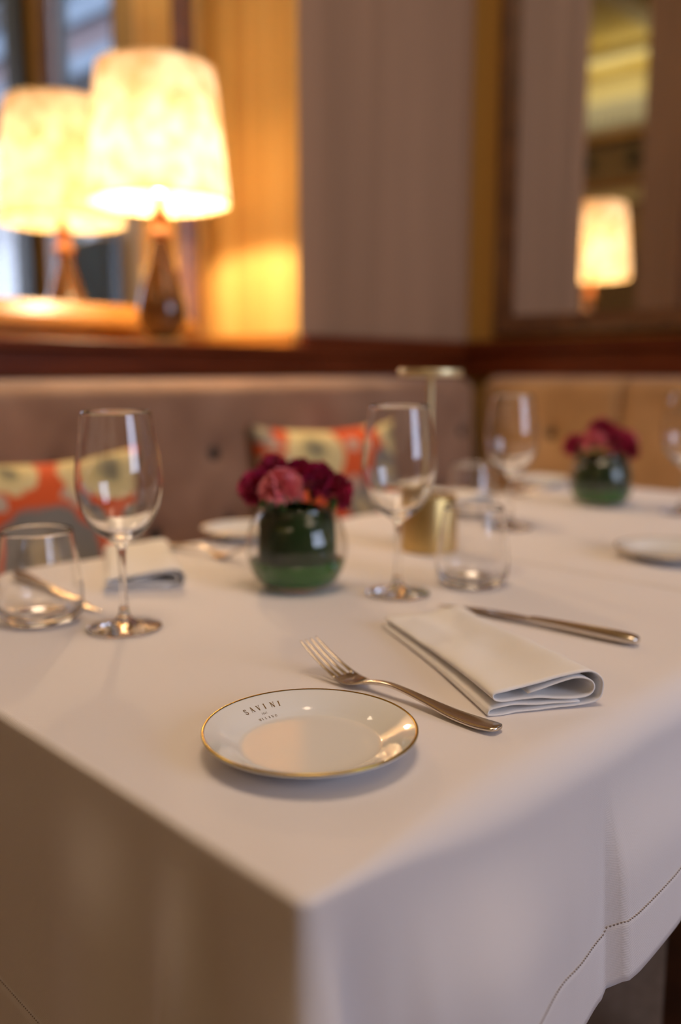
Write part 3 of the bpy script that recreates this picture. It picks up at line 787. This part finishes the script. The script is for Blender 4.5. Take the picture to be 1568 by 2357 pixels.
place(fk, (.5765, .340, TZ-.0005), math.radians(-4), 'silver dinner fork beside the lettered plate, tines pointing away', 'fork', 'forks')
g = copy_tree(fk); place(g, (.872, 1.165, TZ), math.radians(181), 'silver fork lying left of the near vase, handle towards the banquette', 'fork', 'forks')
g = copy_tree(fk); place(g, (1.770, 1.165, TZ), math.radians(180), 'silver fork on the farther table in front of the back plate', 'fork', 'forks')

def knife():
    t = empty('knife', (0,0,0))
    # y from handle end to tip; loft width is X (blade flat on its side is not used: rests on its flat)
    c = cr([(0,.0062,.0050,.0030),(.005,.0062,.0085,.0048),(.025,.0062,.0098,.0056),(.060,.0062,.0085,.0052),(.095,.0062,.0066,.0044),(.118,.0060,.0062,.0036),(.126,.0056,.0066,.0028)], 5)
    obj('handle', loft(new(), c, 24, 2.4), M['silver'], t)
    c = [(.124,.0054,.0064,.0020,0),(.140,.0050,.0088,.0013,.0012),(.160,.0046,.0098,.0011,.0014),(.185,.0040,.0098,.0009,.0014),(.205,.0034,.0088,.0008,.0006),(.218,.0030,.0056,.0006,-.0018),(.232,.0026,.0032,.0005,-.0044),(.244,.0022,.0008,.0004,-.0062)]
    c = cr(c, 5)
    obj('blade', loft(new(), c, 16, 2.6), M['silver'], t); return t
kn = knife()
place(kn, (.866, .350, TZ), math.radians(.5), 'silver table knife lying right of the nearest napkin', 'knife', 'knives')
g = copy_tree(kn); place(g, (.598, 1.118, TZ), math.radians(173), 'silver table knife seen through the stemless glass at the left edge', 'knife', 'knives')
g = copy_tree(kn); place(g, (1.478, 1.170, TZ), math.radians(180), 'silver table knife on the farther table behind the small drinking glass', 'knife', 'knives')

# ------------------------------------------------------------------ napkins (rolled fold, open end towards the camera)
def napkin(Ln=.27):
    sec = cr([(.034,.0165,0),(.058,.0215,0),(.080,.0262,0),(.0955,.0225,0),(.0985,.0145,0),(.0900,.0088,0),(.0640,.0092,0),(.0440,.0118,0),(.0200,.0118,0),(.0045,.0132,0),(-.0005,.0165,0),(.0030,.0200,0),(.0280,.0222,0),(.0640,.0278,0),(.0920,.0308,0),(.1045,.0250,0),(.1070,.0145,0),(.1000,.0040,0),(.0640,.0016,0),(.0150,.0011,0),(-.0030,.0016,0),(-.0048,.0038,0),(-.0010,.0070,0),(.0150,.0082,0),(.0450,.0058,0),(.0850,.0050,0)], 5)
    th = .0014; pts = [Vector((p[0], p[1])) for p in sec]; nrm = []
    for i in range(len(pts)):
        d = (pts[min(i+1, len(pts)-1)] - pts[max(i-1, 0)]).normalized(); nrm.append(Vector((-d.y, d.x)))
    loop = [p + n*th/2 for p, n in zip(pts, nrm)] + [p - n*th/2 for p, n in list(zip(pts, nrm))[::-1]]
    bm = new(); rings = []; ns = 46
    for k in range(ns+1):
        t = k/ns; y = Ln*t
        hs = 1 - .42*sstep(0, 1, t)                         # flatter towards the back
        wsx = 1 - .06*math.sin(t*PI) - .04*t
        ring = []
        for p in loop:
            x = p.x*wsx + .004*math.sin(t*3)*1; z = p.y*hs
            top = sstep(.012, .022, p.y)
            z += top*.0022*noise.noise(Vector((x*28, y*20, 3)))*min(1, t*6)
            z -= top*.0030*math.exp(-((x-.055)/.02)**2)*sstep(.0, .3, t)
            ex = .0012*noise.noise(Vector((p.x*60, p.y*60, 9)))*(1 - min(1, t*8))
            ring.append(bm.verts.new((x, y + ex + .002*math.sin(p.x*40)*(1-t), max(.0005, z))))
        rings.append(ring)
    n = len(loop)
    for a, b in zip(rings, rings[1:]):
        for i in range(n):
            j = (i+1) % n; bm.faces.new((a[i], a[j], b[j], b[i]))
    h = n//2
    for r in (rings[0], rings[-1]):
        for i in range(h-1):
            bm.faces.new((r[i], r[i+1], r[n-2-i], r[n-1-i]))
    # stitched hem ridge a few mm in from the open edge
    return obj('napkin', bm, M['napkin'])
nk = napkin()
nk.scale = (.94, 1, 1); place(nk, (.604, .362, TZ-.0003), math.radians(-32.5), 'folded white napkin with rolled open end between the near fork and knife', 'napkin', 'folded napkins')
g = copy_tree(nk); g.scale = (.92, 1.05, .85); place(g, (.634, .952, TZ), math.radians(-34), 'folded white napkin behind the left wine glass', 'napkin', 'folded napkins')
g = copy_tree(nk); g.scale = (.92, .8, .9); place(g, (1.520, 1.000, TZ), math.radians(-14), 'folded white napkin on the farther table behind the small drinking glass', 'napkin', 'folded napkins')

# ------------------------------------------------------------------ flowers in vases
def vase(loc, label, s=1.0, bulge=0.0):
    t = empty('glass_vase', loc, 0, label, 'vase', 'round flower vases')
    outer = cr([(.0330,0,0),(.0480,.0060,0),(.0610,.0250,0),(.0665,.0480,0),(.0655,.0680,0),(.0590,.0880,0),(.0500,.1010,0),(.0480,.1080,0)], 5)
    bm = new(); lathe(bm, [(0,.0)] + [(p[0]*s,p[1]*s) for p in outer] + [(.0466*s,.1080*s)] + [((p[0]-.0016)*s, max(.004,p[1])*s) for p in outer[::-1]][1:-6] + [(0,.006*s)], 96)
    obj('bowl', bm, M['thin'], t)
    wt = [(0,.0065)] + [(p[0]-.0022, p[1]) for p in outer if .0065 < p[1] < .036] + [(.0625,.0362),(0,.0362)]
    obj('water', lathe(new(), [(a*s,b*s) for a,b in wt], 64), M['water'], t)
    # broad leaf rolled round the inside
    bm = new(); prof = [(.030,.0085),(.042,.014),(.0470,.026),(.0490,.045),(.0488,.070),(.0475,.092),(.0455,.103)]
    n = 64; rings = []
    for (r, z) in prof:
        r += bulge*math.sin(PI*min(1, max(0, (z-.008)/.092)))
        rings.append([bm.verts.new(((r + .0016*(i/n) + .0008*math.sin(i*.6))*s*math.cos(2*PI*i/n), (r + .0016*(i/n) + .0008*math.sin(i*.6))*s*math.sin(2*PI*i/n), (z + (.004*math.sin(i*.2)*(z/.1)))*s)) for i in range(n+1)])
    for a, b in zip(rings, rings[1:]):
        for i in range(n): bm.faces.new((a[i], a[i+1], b[i+1], b[i]))
    bm.faces.new([v for v in rings[0][:-1]])
    bmesh.ops.solidify(bm, geom=bm.faces[:], thickness=.0006)
    obj('leaf', bm, M['leaf'], t)
    return t
def carnation(col, r, seed):
    rnd = random.Random(seed); bm = new()
    def petal(th, ph, rad, size, cup):
        d = Vector((math.sin(th)*math.cos(ph), math.sin(th)*math.sin(ph), math.cos(th)))
        up = Vector((0,0,1)) if abs(d.z) < .95 else Vector((1,0,0))
        sx = d.cross(up).normalized(); rot = Matrix.Rotation(rnd.uniform(0, 2*PI), 3, d); sx = rot @ sx; sy = d.cross(sx)
        nu, nv = 8, 3; g = []; ph0 = rnd.uniform(0, 6)
        for j in range(nv+1):
            row = []
            for i in range(nu+1):
                u = -1 + 2*i/nu; v = j/nv
                wdt = size*(.25 + .75*v)
                fr = .14*size*math.sin(u*9 + ph0)*v*v + rnd.uniform(-.05, .05)*size*v
                p = d*(rad*(.45 + .55*v) + fr*.6 - cup*u*u*size*.4) + sx*u*wdt + sy*(v*size*.35 + fr)
                row.append(bm.verts.new(p))
            g.append(row)
        for a, b in zip(g, g[1:]):
            for i in range(nu): bm.faces.new((a[i], a[i+1], b[i+1], b[i]))
    N_ = 62
    for k in range(N_):
        c = 1 - (k+.5)/N_*1.25; th = math.acos(max(-1, c)); ph = k*2.39996
        petal(th, ph, r*rnd.uniform(.82, 1.04), r*rnd.uniform(.30, .42), rnd.uniform(.2, .9))
    return bm
def flower(base, col, r, vloc, seed, label, group):
    """base: centre of the head relative to the vase's foot"""
    t = empty('carnation', (vloc[0]+base[0], vloc[1]+base[1], vloc[2]+base[2]), 0, label, 'flower', group)
    o = obj('petals', carnation(col, r, seed), M[col], t, kind=None)
    d = Vector((base[0], base[1], 0)); 
    o.rotation_euler = (-base[1]*7, base[0]*7, 0)
    # stem bends down into the water
    foot = Vector((-base[0] + base[0]*.12, -base[1] + base[1]*.12, -base[2] + .016)); top = Vector((0, 0, -r*.3))
    bm = new(); n = 8; rings = []
    for k in range(9):
        q = k/8; p = top.lerp(foot, q); lim = .034
        wx, wy = p.x + base[0], p.y + base[1]
        if (wx*wx+wy*wy)**.5 > lim and p.z + base[2] < .112:
            f_ = lim/(wx*wx+wy*wy)**.5; p.x = wx*f_ - base[0]; p.y = wy*f_ - base[1]
        rings.append([bm.verts.new((p.x + .0016*math.cos(2*PI*i/n), p.y + .0016*math.sin(2*PI*i/n), p.z)) for i in range(n)])
    for a, b in zip(rings, rings[1:]):
        for i in range(n): bm.faces.new((a[i], a[(i+1)%n], b[(i+1)%n], b[i]))
    obj('stem', bm, M['stem'], t)
    bm = new(); lathe(bm, [(0,-r*.75),(.004,-r*.7),(.0065,-r*.4),(.007,-r*.15),(0,-r*.1)], 12); obj('calyx', bm, M['stem'], t)
# camera-right and camera-forward directions on the table, to lay the bunches out
FW = Vector((math.cos(math.radians(41.2)), math.sin(math.radians(41.2)), 0)); RT = Vector((FW.y, -FW.x, 0))
def rel(r, f, z): v = RT*r + FW*f; return (v.x, v.y, z)
V1 = (.818, .792, TZ); vase(V1, 'round glass vase lined with a dark green leaf, on the nearer table')
g1 = 'carnations in the near vase'
flower(rel(-.046, -.004, .128), 'burgundy', .030, V1, 1, 'burgundy carnation at the left of the near vase', g1)
flower(rel(-.030, .022, .145), 'burgundy', .027, V1, 2, 'burgundy carnation at the upper left back of the near vase', g1)
flower(rel(-.016, -.034, .133), 'pink', .030, V1, 3, 'pink carnation in the middle of the near vase', g1)
flower(rel(.022, -.006, .138), 'burgundy', .031, V1, 4, 'burgundy carnation right of the pink one in the near vase', g1)
flower(rel(.047, -.014, .125), 'burgundy', .029, V1, 5, 'burgundy carnation at the far right of the near vase', g1)
flower(rel(.004, .030, .142), 'burgundy', .026, V1, 6, 'burgundy carnation at the back of the near vase behind the pink one', g1)
V2 = (1.765, .812, TZ); vase(V2, 'round glass vase lined with a dark green leaf, on the farther table', bulge=.009)
g2 = 'carnations in the far vase'
flower(rel(-.052, .0, .122), 'burgundy', .031, V2, 11, 'burgundy carnation at the left of the far vase', g2)
flower(rel(-.030, -.040, .136), 'pink', .026, V2, 12, 'pink carnation at the front left of the far vase', g2)
flower(rel(.016, -.030, .134), 'burgundy', .035, V2, 13, 'burgundy carnation at the front right of the far vase', g2)
flower(rel(.044, -.008, .118), 'burgundy', .033, V2, 14, 'burgundy carnation hanging lowest at the right of the far vase', g2)
flower(rel(.060, .022, .138), 'pink', .020, V2, 15, 'pink carnation at the far right back of the far vase', g2)
flower(rel(.002, .012, .153), 'burgundy', .032, V2, 16, 'burgundy carnation topmost in the far vase', g2)

# ------------------------------------------------------------------ small brass table lamp
sl = empty('cordless_lamp', (1.132, .806, TZ), 0, 'small cordless brass table lamp with drum base and flat disc top', 'lamp')
P = [(0,0),(.0425,0),(.0432,.001),(.0432,.086),(.0422,.088),(.0405,.088),(.0400,.084),(0,.084)]
obj('base', lathe(new(), P, 64), M['brass'], sl, auto=.5)
obj('stem', lathe(new(), [(0,.0845),(.0048,.0845),(.0048,.272),(0,.272)], 24), M['bright'], sl, auto=.5)
obj('disc_top', lathe(new(), [(0,.272),(.0488,.272),(.0498,.274),(.0498,.282),(.0488,.284),(0,.284)], 64), M['bright'], sl, auto=.5)
